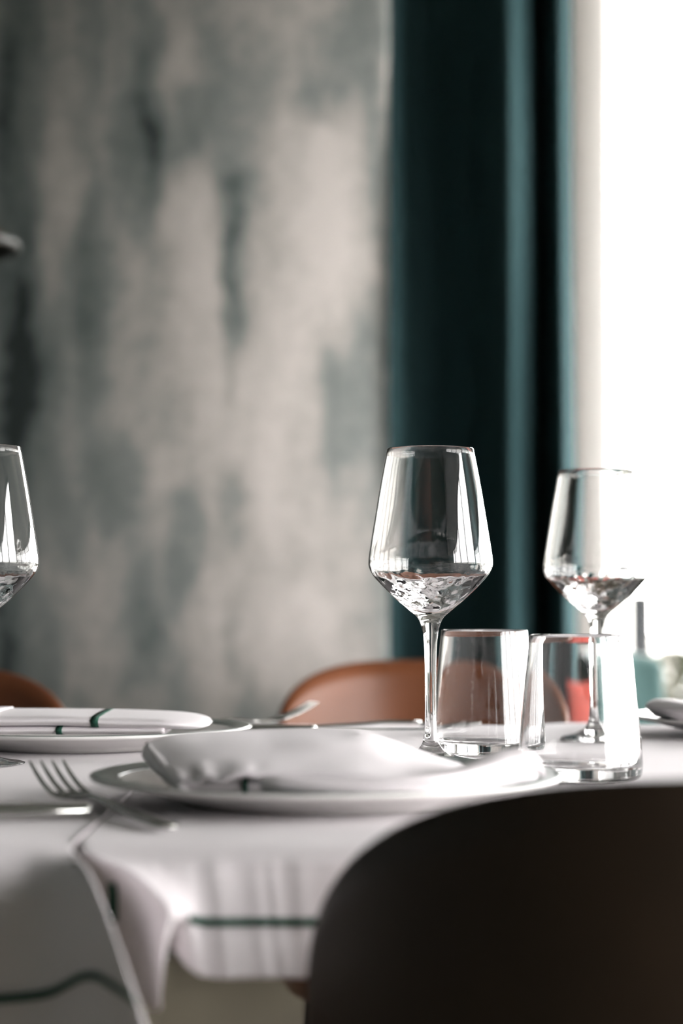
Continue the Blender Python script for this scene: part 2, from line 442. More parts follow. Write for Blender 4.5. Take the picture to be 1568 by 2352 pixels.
VV = lambda rows: [[Vector(p) for p in c] for c in rows]
RCOL = VV([
  [(-0.1313, 1.014, 0.748), (-0.1282, 1.028, 0.7329), (-0.1227, 1.034, 0.7124), (-0.1106, 1.03, 0.6847), (-0.0944, 1.005, 0.6697)],
  [(-0.1298, 1.009, 0.748), (-0.1156, 1.004, 0.7361), (-0.1052, 1.002, 0.7194), (-0.0985, 1.0, 0.6964), (-0.0913, 0.992, 0.6727)],
  [(-0.1276, 1.005, 0.748), (-0.1028, 0.9779, 0.7411), (-0.0845, 0.9608, 0.7266), (-0.0836, 0.9597, 0.7116), (-0.0856, 0.9656, 0.6801)],
  [(-0.122, 1.003, 0.748), (-0.0941, 0.9811, 0.7403), (-0.0774, 0.9642, 0.7256), (-0.0802, 0.9733, 0.7155), (-0.0836, 0.9804, 0.7044)],
  [(-0.1038, 1.003, 0.748), (-0.0841, 0.987, 0.7405), (-0.0726, 0.974, 0.7257), (-0.0723, 0.969, 0.7121), (-0.0725, 0.966, 0.6979)],
  [(-0.0716, 1.003, 0.748), (-0.0674, 0.989, 0.7402), (-0.0645, 0.978, 0.7241), (-0.0632, 0.969, 0.7101), (-0.0623, 0.962, 0.6938)],
  [(-0.0394, 1.003, 0.748), (-0.0389, 0.991, 0.74), (-0.0385, 0.98, 0.7238), (-0.0381, 0.971, 0.7097), (-0.0378, 0.964, 0.6932)],
  [(0.0034, 1.003, 0.748), (0.0034, 0.991, 0.74), (0.0034, 0.981, 0.7236), (0.0033, 0.973, 0.7094), (0.0033, 0.965, 0.693)],
  [(0.2, 1.003, 0.748), (0.2, 0.991, 0.74), (0.2, 0.982, 0.7236), (0.2, 0.973, 0.7094), (0.2, 0.964, 0.693)],
  [(0.5, 1.003, 0.748), (0.5, 0.991, 0.74), (0.5, 0.981, 0.7236), (0.5, 0.975, 0.7094), (0.5, 0.965, 0.693)],
  [(0.795, 1.003, 0.748), (0.797, 0.991, 0.74), (0.798, 0.98, 0.7238), (0.799, 0.971, 0.7097), (0.8, 0.962, 0.693)]])
LCOL = VV([
  [(-1.05, 1.003, 0.7480), (-1.05, 0.995, 0.7331), (-1.05, 0.985, 0.7136), (-1.05, 0.975, 0.6905), (-1.05, 0.97, 0.6467)],
  [(-0.60, 1.003, 0.7480), (-0.60, 0.990, 0.7331), (-0.60, 0.978, 0.7136), (-0.60, 0.975, 0.6905), (-0.60, 0.972, 0.6467)],
  [(-0.3181, 1.003, 0.748), (-0.3169, 1.0, 0.7324), (-0.316, 0.998, 0.7116), (-0.315, 0.996, 0.6866), (-0.3141, 0.995, 0.647)],
  [(-0.2324, 1.003, 0.748), (-0.2306, 0.996, 0.733), (-0.2296, 0.993, 0.7124), (-0.2289, 0.991, 0.6875), (-0.2283, 0.99, 0.6481)],
  [(-0.1809, 1.003, 0.748), (-0.179, 0.993, 0.7334), (-0.1772, 0.99, 0.7128), (-0.1758, 0.989, 0.6879), (-0.1753, 0.988, 0.6485)],
  [(-0.1573, 1.003, 0.748), (-0.1535, 0.99, 0.7349), (-0.1515, 0.986, 0.7156), (-0.1502, 0.984, 0.6909), (-0.1497, 0.983, 0.6497)],
  [(-0.1445, 1.003, 0.748), (-0.1376, 0.982, 0.7391), (-0.1333, 0.97, 0.7202), (-0.1305, 0.963, 0.6968), (-0.1285, 0.96, 0.6548)],
  [(-0.1365, 1.004, 0.748), (-0.1256, 0.97, 0.7417), (-0.1167, 0.943, 0.7263), (-0.1111, 0.927, 0.7063), (-0.1045, 0.92, 0.6639)],
  [(-0.1333, 1.006, 0.748), (-0.1194, 0.962, 0.7438), (-0.1059, 0.922, 0.7296), (-0.0963, 0.9, 0.713), (-0.0831, 0.89, 0.6781)],
  [(-0.1336, 1.01, 0.748), (-0.1214, 0.978, 0.7411), (-0.1085, 0.945, 0.725), (-0.099, 0.925, 0.7072), (-0.0855, 0.915, 0.6717)],
  [(-0.1346, 1.014, 0.748), (-0.1256, 1.0, 0.7375), (-0.1146, 0.98, 0.719), (-0.1057, 0.965, 0.6995), (-0.0918, 0.95, 0.6631)],
])

def wrinkle(p, amp):
    n = noise.noise(Vector((p.x * 95 + p.z * 18, p.z * 9, 3.1))) + .6 * noise.noise(Vector((p.x * 190 + p.z * 25, p.z * 14, 7.7)))
    return n * amp

def cloth(name, cols, label, wr_amp, right_drop=False, left_drop=False, group=None):
    """top rows run from the back hem over the table, then the hanging columns follow"""
    nc = len(cols); per = []
    us = []
    for i in range(nc - 1):
        seg = max(6, int((cols[i + 1][0] - cols[i][0]).length / .0022)); seg = min(seg, 140)
        us += [i + k / seg for k in range(seg)]
    us.append(nc - 1.0)
    rows_top = [(2.012, .700), (2.008, .735), (2.0, T - .002), (1.99, T)] + [(1.99 - k * .06, T) for k in range(1, 16)] + [(1.05, T), (1.03, T), (1.018, T - .0002)]
    V = []; ntop = len(rows_top); nh = 36
    for u in us:
        p0 = patch(cols, u, 0)
        for (y, z) in rows_top:
            V.append(Vector((p0.x, y + (p0.y - 1.003) * max(0, 1 - (y - 1.018) / .05), z + .0004 * noise.noise(Vector((p0.x * 14, y * 14, 1))))))
        for j in range(nh + 1):
            v = j / nh * 4
            p = patch(cols, u, v)
            k = min(1, v / 1.0)
            p.y += wrinkle(p, wr_amp) * k - (.0022 * math.sin(min(v, 1) * PI))
            V.append(p)
    nr = ntop + nh + 1
    F = [(i * nr + j, i * nr + j + 1, (i + 1) * nr + j + 1, (i + 1) * nr + j) for i in range(len(us) - 1) for j in range(nr - 1)]
    def side(xe, dirn, base):
        b = len(V)
        xs = [(.004, T - .002), (.007, T - .012), (.010, T - .04), (.012, T - .065)]
        keep = list(range(2, ntop))
        for dx, z in xs:
            for j in keep:
                q = V[base * nr + j]; V.append(Vector((xe + dirn * dx, q.y, z)))
        n = len(keep)
        for a in range(len(xs)):
            for j in range(n - 1):
                A = (base * nr + keep[j], base * nr + keep[j + 1]) if a == 0 else (b + (a - 1) * n + j, b + (a - 1) * n + j + 1)
                F.append((A[0], A[1], b + a * n + j + 1, b + a * n + j))
    if right_drop: side(.795, 1, len(us) - 1)
    if left_drop: side(-1.05, -1, 0)
    o = obj(name, V, F, 'linen', None, True)
    solid(o, .0009, -1)
    tag(o, label, 'tablecloth', group)
    return o

def ribbon(cols, path, width_dv, parent, wr_amp, along='u', off=.0013):
    """woven stripe lying on a hanging panel. path: list of (u, v); width in v (or u) units"""
    vs = []
    for u, v in path:
        for s in (-1, 0, 1):
            uu, vv = (u, v + s * width_dv) if along == 'u' else (u + s * width_dv, v)
            p = patch(cols, uu, vv); p.y += wrinkle(p, wr_amp) * min(1, vv) - off
            vs.append(p)
    f = [(i * 3 + j, i * 3 + j + 1, (i + 1) * 3 + j + 1, (i + 1) * 3 + j) for i in range(len(path) - 1) for j in range(2)]
    o = obj('woven_stripe', vs, f, 'green', parent, True)
    return solid(o, .0006, 0)

cr_ = cloth('tablecloth', RCOL, 'white linen tablecloth with short green-striped hem on the right-hand table', .0012, right_drop=True, group='table linen')
path = [(3.95 + k * (10 - 3.95) / 900, 2.42) for k in range(901)]
ribbon(RCOL, path, .13, cr_, .0012)
ribbon(RCOL, [(.95 - .55 * k / 20, 1.25 + .95 * k / 20) for k in range(21)], .16, cr_, .0012, along='v')
cl_ = cloth('tablecloth', LCOL, 'white linen tablecloth draping lower in a shaded cone at the left front corner', .0005, left_drop=True, group='table linen')
lp = []
for k in range(121):
    u = 1.5 + k * (8.0 - 1.5) / 120
    vv = 3.27 - .16 * math.exp(-((u - 6.6) / .8) ** 2) + .26 * max(0, (u - 7.0)) ** 1.3
    lp.append((u, vv))
ribbon(LCOL, lp, .05, cl_, .0005)

# ------------------------------------------------------------------ chairs
def z_top(s): return .799 - .125 * (1 - max(0.0, 1 - abs(s) ** 3) ** (1 / 3))
def make_chair(label):
    t = empty('shell_chair'); tag(t, label, 'chair', 'brown leather chairs around the table')
    def shell(u, v, off=0.0):
        s = math.sin((u * 2 - 1) * PI / 2 * .9995)
        zb = .44
        zt = z_top(s)
        z = zb + (zt - zb) * v
        taper = 1 - .10 * max(0, (.66 - z) / .22)
        x = .20 * s * taper
        y = -.17 + .10 * abs(s) ** 2.2 - .055 * (z - zb) / .35
        # off pushes inwards (towards the sitter), fading at the rim so that both skins meet in a rounded lip
        rim = min(1.0, (1 - v) / .05) ** .5 if v > .95 else 1.0
        e = min(1.0, (1 - abs(s)) / .03) ** .5 if abs(s) > .97 else 1.0
        k = off * rim * e
        nx, ny = -.5 * s, 1.0
        l = math.hypot(nx, ny)
        return Vector((x + nx / l * k, y + ny / l * k, z))
    nu, nv = 56, 40
    ease = lambda v: 1 - (1 - v) ** 1.6
    obj('back_shell', *grid_vf(lambda u, v: shell(u, ease(v), -.008), nu, nv), 'leather_back_shaded', t, True)
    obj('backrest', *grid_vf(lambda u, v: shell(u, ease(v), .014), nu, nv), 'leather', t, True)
    # seat cushion
    prof = [(0, .40), (.17, .40), (.192, .415), (.2, .435), (.19, .455), (.15, .466), (0, .468)]
    v, f = lathe_vf(smooth_prof(prof, 3), 48)
    sq = []
    for x, y, z in v:
        r = math.hypot(x, y); a = math.atan2(y, x)
        k = 1 / max((abs(math.cos(a)) ** 3.2 + abs(math.sin(a)) ** 3.2) ** (1 / 3.2), 1e-6) if r > 0 else 1
        sq.append((x * k * 1.02, y * k * 1.05 + .02, z))
    obj('seat', sq, f, 'leather', t, True)
    for sx in (-1, 1):
        for sy in (-1, 1):
            obj('leg', *tube_vf([(.13 * sx, .02 + .14 * sy, .41), (.16 * sx, .02 + .17 * sy, .2), (.19 * sx, .02 + .20 * sy, 0.0)], [.014, .011, .008], 12), 'leg', t, True)
    return t
ch = make_chair('brown leather chair in the dark foreground, seen from behind at the bottom right')
ch.location = (.184, 1.052, .0); ch.rotation_euler = (0, 0, math.radians(0))
c2 = copy_tree(ch); c2['label'] = 'brown leather chair with a pale sheen, behind the central wine glass'
c2.scale = (.97, 1, .988); c2.location = (.113, 2.585, 0); c2.rotation_euler = (0, 0, PI + math.radians(4))
c3 = copy_tree(ch); c3['label'] = 'brown leather chair cut off by the left edge, behind the striped napkin'
c3.scale = (1, 1, .99); c3.location = (-.512, 2.27, 0); c3.rotation_euler = (0, 0, PI)

# ------------------------------------------------------------------ glassware
def make_wine_glass():
    outer = [(0, 0.0), (.034, 0.0), (.0372, .0006), (.0374, .0013), (.034, .0022), (.022, .0042), (.0125, .0075), (.0072, .0125), (.0052, .020), (.0044, .034), (.0042, .055),
             (.0044, .075), (.0052, .092), (.0068, .101), (.0095, .1075), (.0150, .1125), (.0245, .1205), (.0345, .1300), (.0425, .1385), (.0462, .1455), (.0466, .1515), (.0455, .160), (.0420, .182), (.0375, .209), (.0327, .2345)]
    rim = [(.0324, .2351), (.0319, .2351), (.0317, .2345)]
    inner = [(.0365, .209), (.0410, .182), (.0445, .160), (.0455, .1515), (.0452, .1465), (.0437, .1415), (.0395, .1368), (.0305, .1305), (.0200, .1240), (.0100, .1185), (.0040, .1165), (0, .1162)]
    o = smooth_prof(outer[3:], 5)
    i = smooth_prof([rim[-1]] + inner, 5)
    prof = outer[:3] + o + rim[:2] + i
    v, f = lathe_vf(prof, 128)
    ni = (len(outer[:3]) + len(o) + 2 - 1) * 128        # inner skin: faint waves of hand-blown glass in the lower cone
    w_ = []
    for k, (x, y, z) in enumerate(v):
        r = math.hypot(x, y)
        if k > ni and r > .004 and .112 < z < .150:
            fade = min(1, (.150 - z) / .012) * min(1, (r - .004) / .01)
            n_ = noise.noise(Vector((x * 130, y * 130, z * 190))) + .6 * noise.noise(Vector((x * 300, y * 300, z * 260 + 5)))
            g_ = 1 - .012 * fade * abs(n_); x *= g_; y *= g_; z += .0005 * fade * n_
        w_.append((x, y, z))
    return w_, f
def make_tumbler():
    outer = [(0, .0008), (.030, .0004), (.0375, 0), (.0402, .0012), (.0418, .0040), (.0423, .0085), (.0421, .014), (.0408, .030), (.0374, .065), (.0341, .0965)]
    inner = [(.0325, .0965), (.0358, .065), (.0391, .030), (.0402, .0165), (.0396, .0125), (.0370, .0098), (.030, .0084), (.015, .0076), (0, .0075)]
    o = smooth_prof(outer[2:], 6); i = smooth_prof(inner, 6)
    return lathe_vf(outer[:2] + o + [(.0339, .0973), (.0333, .0976), (.0327, .0973)] + i, 128)

wg = obj('wine_glass', *make_wine_glass(), 'glass', None, True)
wg.location = (.0668, 1.522, T + .0006)
tag(wg, 'sharp clear wine glass standing alone behind the napkin in front of the dark curtain', 'wine glass', 'empty wine glasses')
for lab, x, y in (('clear wine glass behind the right tumbler, its bowl against the bright window', .2241, 1.7795),
                  ('clear wine glass cut off by the left edge of the picture', -.2710, 1.500)):
    c = wg.copy(); col.objects.link(c); c.location = (x, y, T + .0006); c['label'] = lab
tb = obj('tumbler', *make_tumbler(), 'glass', None, True)
tb.location = (.1620, 1.381, T + .0006)
tag(tb, 'sharp clear water tumbler nearest the viewer, right of the plate', 'tumbler', 'empty water tumblers')
c = tb.copy(); col.objects.link(c); c.location = (.1135, 1.612, T + .0006)
c['label'] = 'clear water tumbler just right of the central wine glass stem'

# ------------------------------------------------------------------ plates
def make_plate(label):
    t = empty('dinner_plate'); tag(t, label, 'plate', 'white plates with sage green rims')
    R = .1425
    under = [(0, .0022), (.080, .0022), (.083, 0.0), (.087, 0.0), (.090, .0022), (.104, .0055), (.122, .0098), (.136, .0130), (.1412, .0142), (R, .0154), (.1420, .0166), (.1405, .0168)]
    top = [(.1260, .0148), (.1240, .0144), (.104, .0100), (.092, .0060), (.084, .0052), (.04, .0050), (0, .0050)]
    prof = under + [(.1404, .01675)] + top
    v, f = lathe_vf(prof, 128)
    obj('body', v, f, 'china', t, True)
    band = [(.1408, .01690), (.1400, .01715), (.137, .01672), (.130, .01578), (.1255, .01520), (.1247, .01490), (.1250, .0144), (.137, .0160), (.1404, .0166)]
    obj('glazed_band', *lathe_vf(band, 128, closed=True), 'china_band', t, True)
    return t
p1 = make_plate('white plate with sage green rim nearest the viewer, under the rumpled napkin')
p1.location = (-.009, 1.229, T + .0008)
p2 = copy_tree(p1); p2.location = (-.217, 1.692, T + .0008)
p2['label'] = 'white plate with sage green rim at the left, under the flat striped napkin'
p3 = copy_tree(p1); p3.location = (.405, 1.850, T + .0008)
p3['label'] = 'white plate with sage green rim cut off by the right edge, behind the tumbler'

# ------------------------------------------------------------------ napkins
def zt(h): return T + h
def build_napkin_a():
    """rumpled napkin on the near plate: broad upper flap, shaded lower fold, bunched roll to the front right"""
    t = empty('napkin', (-.009, 1.229, T + .006)); tag(t, 'rumpled white napkin with a raised flap on the nearest plate', 'napkin', 'white linen napkins')
    O = Vector((-.009, 1.229, T + .006))
    def pt(x, y, z): return Vector((x, y, z)) - O
    # columns left to right; rows back hem -> crest -> front edge -> tucked under
    C = [
     [(-.1190, 1.262, .7755), (-.1215, 1.258, .7835), (-.1180, 1.240, .7838), (-.1080, 1.200, .7785), (-.0960, 1.160, .7730), (-.0905, 1.140, .7698), (-.088, 1.142, .7680)],
     [(-.1060, 1.290, .7690), (-.1060, 1.275, .7860), (-.1020, 1.250, .7872), (-.0920, 1.205, .7830), (-.0840, 1.162, .7765), (-.0790, 1.136, .7712), (-.078, 1.140, .7690)],
     [(-.0800, 1.310, .7660), (-.0800, 1.285, .7872), (-.0780, 1.255, .7885), (-.0720, 1.205, .7850), (-.0670, 1.160, .7785), (-.0640, 1.130, .7735), (-.064, 1.138, .7715)],
     [(-.0400, 1.315, .7660), (-.0400, 1.290, .7880), (-.0390, 1.258, .7895), (-.0370, 1.205, .7858), (-.0360, 1.160, .7800), (-.0350, 1.128, .7752), (-.035, 1.136, .7730)],
     [(-.0020, 1.315, .7660), (-.0020, 1.290, .7885), (-.0010, 1.258, .7900), (.0000, 1.205, .7862), (.0000, 1.160, .7800), (.0000, 1.125, .7745), (.0000, 1.132, .7720)],
     [(.0160, 1.315, .7660), (.0150, 1.290, .7870), (.0160, 1.258, .7890), (.0180, 1.205, .7845), (.0190, 1.160, .7785), (.0200, 1.124, .7730), (.020, 1.130, .7705)],
     [(.0360, 1.312, .7650), (.0350, 1.285, .7810), (.0360, 1.255, .7825), (.0390, 1.205, .7785), (.0400, 1.160, .7745), (.0410, 1.125, .7710), (.041, 1.130, .7690)],
     [(.0600, 1.305, .7640), (.0590, 1.280, .7730), (.0600, 1.250, .7745), (.0620, 1.205, .7735), (.0630, 1.165, .7715), (.0640, 1.130, .7700), (.064, 1.134, .7685)],
     [(.0800, 1.290, .7630), (.0800, 1.270, .7675), (.0805, 1.245, .7690), (.0810, 1.205, .7700), (.0820, 1.170, .7690), (.0830, 1.140, .7680), (.083, 1.142, .7670)]]
    C = [[pt(*p) for p in c] for c in C]
    def fn(u, v):
        p = patch(C, u * 8, v * 6)
        if .6 < v < .97 and u < .32:   # scalloped front edge of the flap at the left
            p.z += .0016 * math.sin(u * 44 + 1) * (v - .6) / .35
        p.z += .0009 * noise.noise(Vector((p.x * 30, p.y * 22, 2.0)))
        return p
    o = obj('upper_flap', *grid_vf(fn, 96, 60), 'linen', t, True); solid(o, .0022, -1)
    # left end: rolled fold edge under the flap
    v, f = tube_vf([pt(-.1195, 1.262, .7780), pt(-.1165, 1.236, .7782), pt(-.106, 1.196, .7735), pt(-.095, 1.160, .7690), pt(-.088, 1.140, .7668)],
                   [(.004, .0052), (.005, .0055), (.005, .0052), (.0045, .0042), (.003, .0028)], 16)
    obj('folded_edge', v, f, 'linen', t, True)
    # lower fold in the shade under the flap
    C2 = [[(-.098, 1.26, .762), (-.098, 1.26, .772), (-.092, 1.17, .7705), (-.090, 1.150, .7690), (-.088, 1.146, .7655), (-.088, 1.150, .762)],
          [(-.06, 1.26, .762), (-.06, 1.26, .776), (-.06, 1.16, .7740), (-.06, 1.143, .7715), (-.06, 1.139, .7665), (-.06, 1.143, .7615)],
          [(.0, 1.26, .762), (.0, 1.26, .776), (.0, 1.16, .7740), (.0, 1.139, .7710), (.0, 1.135, .7660), (.0, 1.140, .7610)],
          [(.06, 1.26, .760), (.06, 1.26, .770), (.06, 1.17, .7690), (.06, 1.150, .7680), (.06, 1.146, .7650), (.06, 1.150, .7600)]]
    C2 = [[pt(*p) for p in c] for c in C2]
    lf = obj('lower_fold', *grid_vf(lambda u, v: patch(C2, u * 3, v * 5), 40, 24), 'linen', t, True); solid(lf, .0016, -1)
    us = .375
    sv = []
    for k in range(17):
        for s in (-1, 0, 1):
            q = patch(C2, us * 3 + s * .030, 1.9 + 3.0 * k / 16); q.y -= .0012; sv.append(q)
    st = obj('woven_stripe', sv, [(i * 3 + j, i * 3 + j + 1, (i + 1) * 3 + j + 1, (i + 1) * 3 + j) for i in range(16) for j in range(2)], 'green', lf, True); solid(st, .0006, 0)
    # bunched roll along the front and up to the right end
    sp = [(-.0415, 1.117, .7706), (-.030, 1.112, .7702), (-.005, 1.108, .7692), (.020, 1.108, .7690), (.045, 1.114, .7696), (.065, 1.128, .7710), (.082, 1.146, .7738), (.094, 1.160, .7760), (.104, 1.166, .7762), (.110, 1.168, .7745)]
    rd = [(.0065, .0042), (.0080, .0056), (.0100, .0062), (.0120, .0062), (.0135, .0062), (.0145, .0068), (.0155, .0085), (.0160, .0100), (.0150, .0100), (.0110, .0075)]
    spv = [pt(*p) for p in sp]; rdv = [Vector((a, b, 0)) for a, b in rd]
    n = 72; rows = 90; V = []
    for i in range(rows + 1):
        u = i / rows * (len(sp) - 1)
        p = spline(spv, u); q = spline(spv, min(u + .05, len(sp) - 1)); q0 = spline(spv, max(u - .05, 0))
        tdir = (q - q0).normalized(); side = tdir.cross(Vector((0, 0, 1))).normalized(); up = side.cross(tdir)
        r = spline(rdv, u)
        for k in range(n):
            a = 2 * PI * k / n
            tw = a + u * .22
            g_ = 1 - .16 * max(0, math.cos(tw * 3 + .9)) ** 6 - .22 * max(0, math.cos(tw - 2.2 + u * .08)) ** 24 + .05 * noise.noise(Vector((u * 1.1, math.cos(a) * 1.6, math.sin(a) * 1.6)))
            V.append(p + side * (r.x * g_ * math.cos(a)) + up * (r.y * g_ * math.sin(a)))
    F = [(i * n + k, i * n + (k + 1) % n, (i + 1) * n + (k + 1) % n, (i + 1) * n + k) for i in range(rows) for k in range(n)]
    # both ends tuck inwards like the mouth of a loose roll
    for base, inward in ((0, 1), (rows * n, -1)):
        tdir = (spv[1] - spv[0]).normalized() if inward == 1 else (spv[-2] - spv[-1]).normalized()
        cen = spv[0] if inward == 1 else spv[-1]
        prev = [base + k for k in range(n)]
        for sc_, dp in ((.82, -.0012), (.62, .001), (.45, .006), (.2, .009)):
            b = len(V)
            for k in range(n): V.append(cen + (V[base + k] - cen) * sc_ + tdir * dp)
            for k in range(n): F.append((prev[k], prev[(k + 1) % n], b + (k + 1) % n, b + k))
            prev = [b + k for k in range(n)]
        F.append(tuple(prev))
    obj('bunched_roll', V, F, 'linen', t, True)
    # loose pleat rising over the roll at the right
    C3 = [[(.052, 1.150, .7705), (.056, 1.140, .7722), (.060, 1.128, .7712)],
          [(.070, 1.172, .7722), (.076, 1.158, .7765), (.080, 1.140, .7745)],
          [(.088, 1.190, .7740), (.094, 1.172, .7815), (.100, 1.150, .7785)],
          [(.098, 1.198, .7735), (.108, 1.178, .7818), (.114, 1.158, .7760)],
          [(.102, 1.200, .7700), (.114, 1.182, .7760), (.1165, 1.164, .7710)]]
    C3 = [[pt(*p) for p in c] for c in C3]
    pl_ = obj('pleat', *grid_vf(lambda u, v: patch(C3, u * 4, v * 2), 32, 16), 'linen', t, True); solid(pl_, .0018, -1)
    return t
build_napkin_a()

def flat_napkin(name, loc, rz, label):
    """napkin folded into a long flat packet: upper layer with a tapered right end, lower layer, green stripe round each"""
    t = empty(name, loc, rz); tag(t, label, 'napkin', 'white linen napkins')
    def layer(nm, x0, x1, yb, yf, z0, z1, taper, dip):
        # section runs: back bottom -> top back -> top front -> round front fold -> bottom front -> back
        n = 48; m = 28; V = []
        prof = [(0, 0), (0.0, .7), (.06, 1.0), (.35, 1.03), (.7, 1.0), (.9, .95), (.975, .78), (1.0, .5), (.975, .2), (.9, .02), (.4, 0)]
        pv = [Vector((a, b, 0)) for a, b in prof]
        for i in range(n + 1):
            u = i / n
            k = 1.0
            if u > 1 - taper: 
                q = (u - (1 - taper)) / taper; k = math.sqrt(max(0.0, 1 - q ** 2.2)) * .96 + .04
            x = x0 + (x1 - x0) * u
            for j in range(m):
                p = spline(pv, j / m * (len(prof) - 1))
                y = yb + (yf - yb) * (.5 + (p.x - .5) * (1 if taper == 0 else (.35 + .65 * k)))
                zz = z0 + (z1 - z0) * (p.y * k + (1 - k) * .3) - dip * u * u
                zz += .0005 * noise.noise(Vector((x * 25, y * 25, z0 * 40)))
                V.append(Vector((x, y, zz)))
        F = [(i * m + k, i * m + (k + 1) % m, (i + 1) * m + (k + 1) % m, (i + 1) * m + k) for i in range(n) for k in range(m)]
        F.append(tuple(range(m))); F.append(tuple(n * m + k for k in range(m)))
        o = obj(nm, V, F, 'linen', t, True)
        return o, V, m, n
    def stripe(o, V, m, n, u0, du):
        S = []
        i0, i1 = u0, u0 + du
        for uu in (i0, (i0 + i1) / 2, i1):
            fi = uu * n; a = int(fi); tt = fi - a
            ring = [V[a * m + k].lerp(V[(a + 1) * m + k], tt) for k in range(m)]
            cen = sum(ring, Vector()) / m
            S.append([p + (p - cen).normalized() * .0007 for p in ring])
        vs = [p for r in S for p in r]
        F = [(i * m + k, i * m + (k + 1) % m, (i + 1) * m + (k + 1) % m, (i + 1) * m + k) for i in range(2) for k in range(m)]
        s = obj('woven_stripe', vs, F, 'green', o, True)
        solid(s, .0004, 0)
    lo = layer('lower_layer', -.112, .040, .075, -.046, .0025, .0098, 0, 0)
    stripe(*lo, .437, .032)
    up = layer('upper_layer', -.100, .073, .075, -.048, .0096, .0182, .22, .004)
    stripe(*up, .475, .034)
    # turned-back end at the left: a loose fold that wraps both layers
    V = []; n = 20; m = 12
    C = [[(-.098, .072, .0190), (-.098, .01, .0200), (-.096, -.040, .0194), (-.094, -.050, .0168)],
         [(-.112, .072, .0184), (-.114, .01, .0195), (-.113, -.042, .0192), (-.111, -.053, .0168)],
         [(-.120, .072, .0125), (-.1225, .01, .013), (-.1225, -.040, .0135), (-.118, -.052, .0115)],
         [(-.114, .072, .0045), (-.116, .01, .0045), (-.115, -.040, .0045), (-.108, -.050, .0040)]]
    C = [[Vector(p) for p in c] for c in C]
    o = obj('turned_fold', *grid_vf(lambda u, v: patch(C, u * 3, v * 3), 20, 20), 'linen', t, True); solid(o, .0014, -1)
    return t
flat_napkin('napkin', (-.180, 1.650, T + .0125), math.radians(0), 'flat folded white napkin with two green stripes on the left plate')
flat_napkin('napkin', (.405, 1.800, T + .0125), math.radians(6), 'folded white napkin cut off by the right edge, on the plate behind the tumbler')

# ------------------------------------------------------------------ cutlery
def place(o, a, b):
    """lay a thing built along +x from its handle end at the origin so that it runs from a to b"""
    a = Vector(a); b = Vector(b); d = b - a
    o.location = a
    o.rotation_euler = (0, -math.atan2(d.z, math.hypot(d.x, d.y)), math.atan2(d.y, d.x))

def make_fork(label):
    t = empty('fork'); tag(t, label, 'fork', 'steel cutlery')
    hp = [(0, 0, .0018), (.006, 0, .0022), (.03, 0, .0030), (.07, 0, .0050), (.105, 0, .0075), (.120, 0, .0080), (.130, 0, .0072), (.138, 0, .0060)]
    hr = [(.0030, .0010), (.0075, .0017), (.0070, .0018), (.0050, .0018), (.0032, .0018), (.0036, .0017), (.0075, .0014), (.0115, .0012)]
    obj('handle', *tube_vf(hp, hr, 16), 'steel', t, True)
    def bz(x): q = max(0, (x - .138) / .062); return .0055 - .0030 * math.sin(q * PI * .7) + .0200 * q ** 1.6
    v, f = tube_vf([(x, 0, bz(x)) for x in (.136, .141, .147, .152, .157)], [(.0108, .0012), (.0122, .0011), (.0128, .0010), (.0128, .0010), (.0127, .0009)], 20)
    obj('root', v, f, 'steel', t, True)
    for k in range(4):
        y = (k - 1.5) * .0070
        pts = [(x, y * (1 + .0 * x), bz(x)) for x in (.155, .165, .176, .187, .197, .200)]
        obj('tine', *tube_vf(pts, [(.0021, .0011), (.0019, .0011), (.0017, .0010), (.0015, .0009), (.0009, .0007), (.0003, .0003)], 10), 'steel', t, True)
    return t
def make_knife(label):
    t = empty('knife'); tag(t, label, 'knife', 'steel cutlery')
    obj('handle', *tube_vf([(0, 0, .0045), (.004, 0, .0045), (.03, 0, .0045), (.075, 0, .0045), (.098, 0, .0045), (.104, 0, .0045)],
        [(.003, .002), (.0085, .0040), (.0088, .0042), (.0075, .0040), (.0068, .0036), (.0060, .0030)], 18), 'steel', t, True)
    ol = [(.102, -.0065), (.13, -.0085), (.17, -.0100), (.20, -.0098), (.214, -.0070), (.222, .0010), (.222, .0040), (.214, .0075), (.17, .0078), (.13, .0074), (.102, .0065)]
    n = len(ol)
    vs = [(x, y, .0052 if y > 0 else .0047) for x, y in ol] + [(x, y, .0036 if y > 0 else .0043) for x, y in ol]
    fs = [tuple(range(n)), tuple(range(2 * n - 1, n - 1, -1))] + [(k, (k + 1) % n, n + (k + 1) % n, n + k) for k in range(n)]
    obj('blade', vs, fs, 'steel', t)
    return t
def make_spoon(label):
    t = empty('spoon'); tag(t, label, 'spoon', 'steel cutlery')
    hp = [(0, 0, .0018), (.006, 0, .0022), (.03, 0, .0030), (.07, 0, .0055), (.105, 0, .0085), (.125, 0, .0088), (.135, 0, .0085)]
    hr = [(.0030, .0010), (.0075, .0017), (.0070, .0018), (.0050, .0018), (.0034, .0018), (.0036, .0017), (.0050, .0014)]
    obj('handle', *tube_vf(hp, hr, 16), 'steel', t, True)
    def bowl(u, v):
        a = 2 * PI * u; r = v
        x = .160 + .030 * r * math.cos(a) * (1.0 if math.cos(a) > 0 else .95)
        y = .0185 * r * math.sin(a)
        return Vector((x, y, .0012 + .0075 * r ** 2.2 + .001 * (x - .16) / .03))
    o = obj('bowl', *grid_vf(bowl, 40, 12), 'steel', t, True); solid(o, .0012, 0)
    return t
fk = make_fork('steel fork with raised tines at the left front, left of the nearest plate')
place(fk, (-.0890, 1.062, T + .0012), (-.1800, 1.240, T + .0012))
kn = make_knife('steel knife lying beside the front fork, cut off by the left edge')
place(kn, (-.138, 1.128, T + .0008), (-.335, 1.062, T + .0050))
f2 = copy_tree(fk); f2['label'] = 'steel fork with raised tines at the back, in front of the far brown chair'
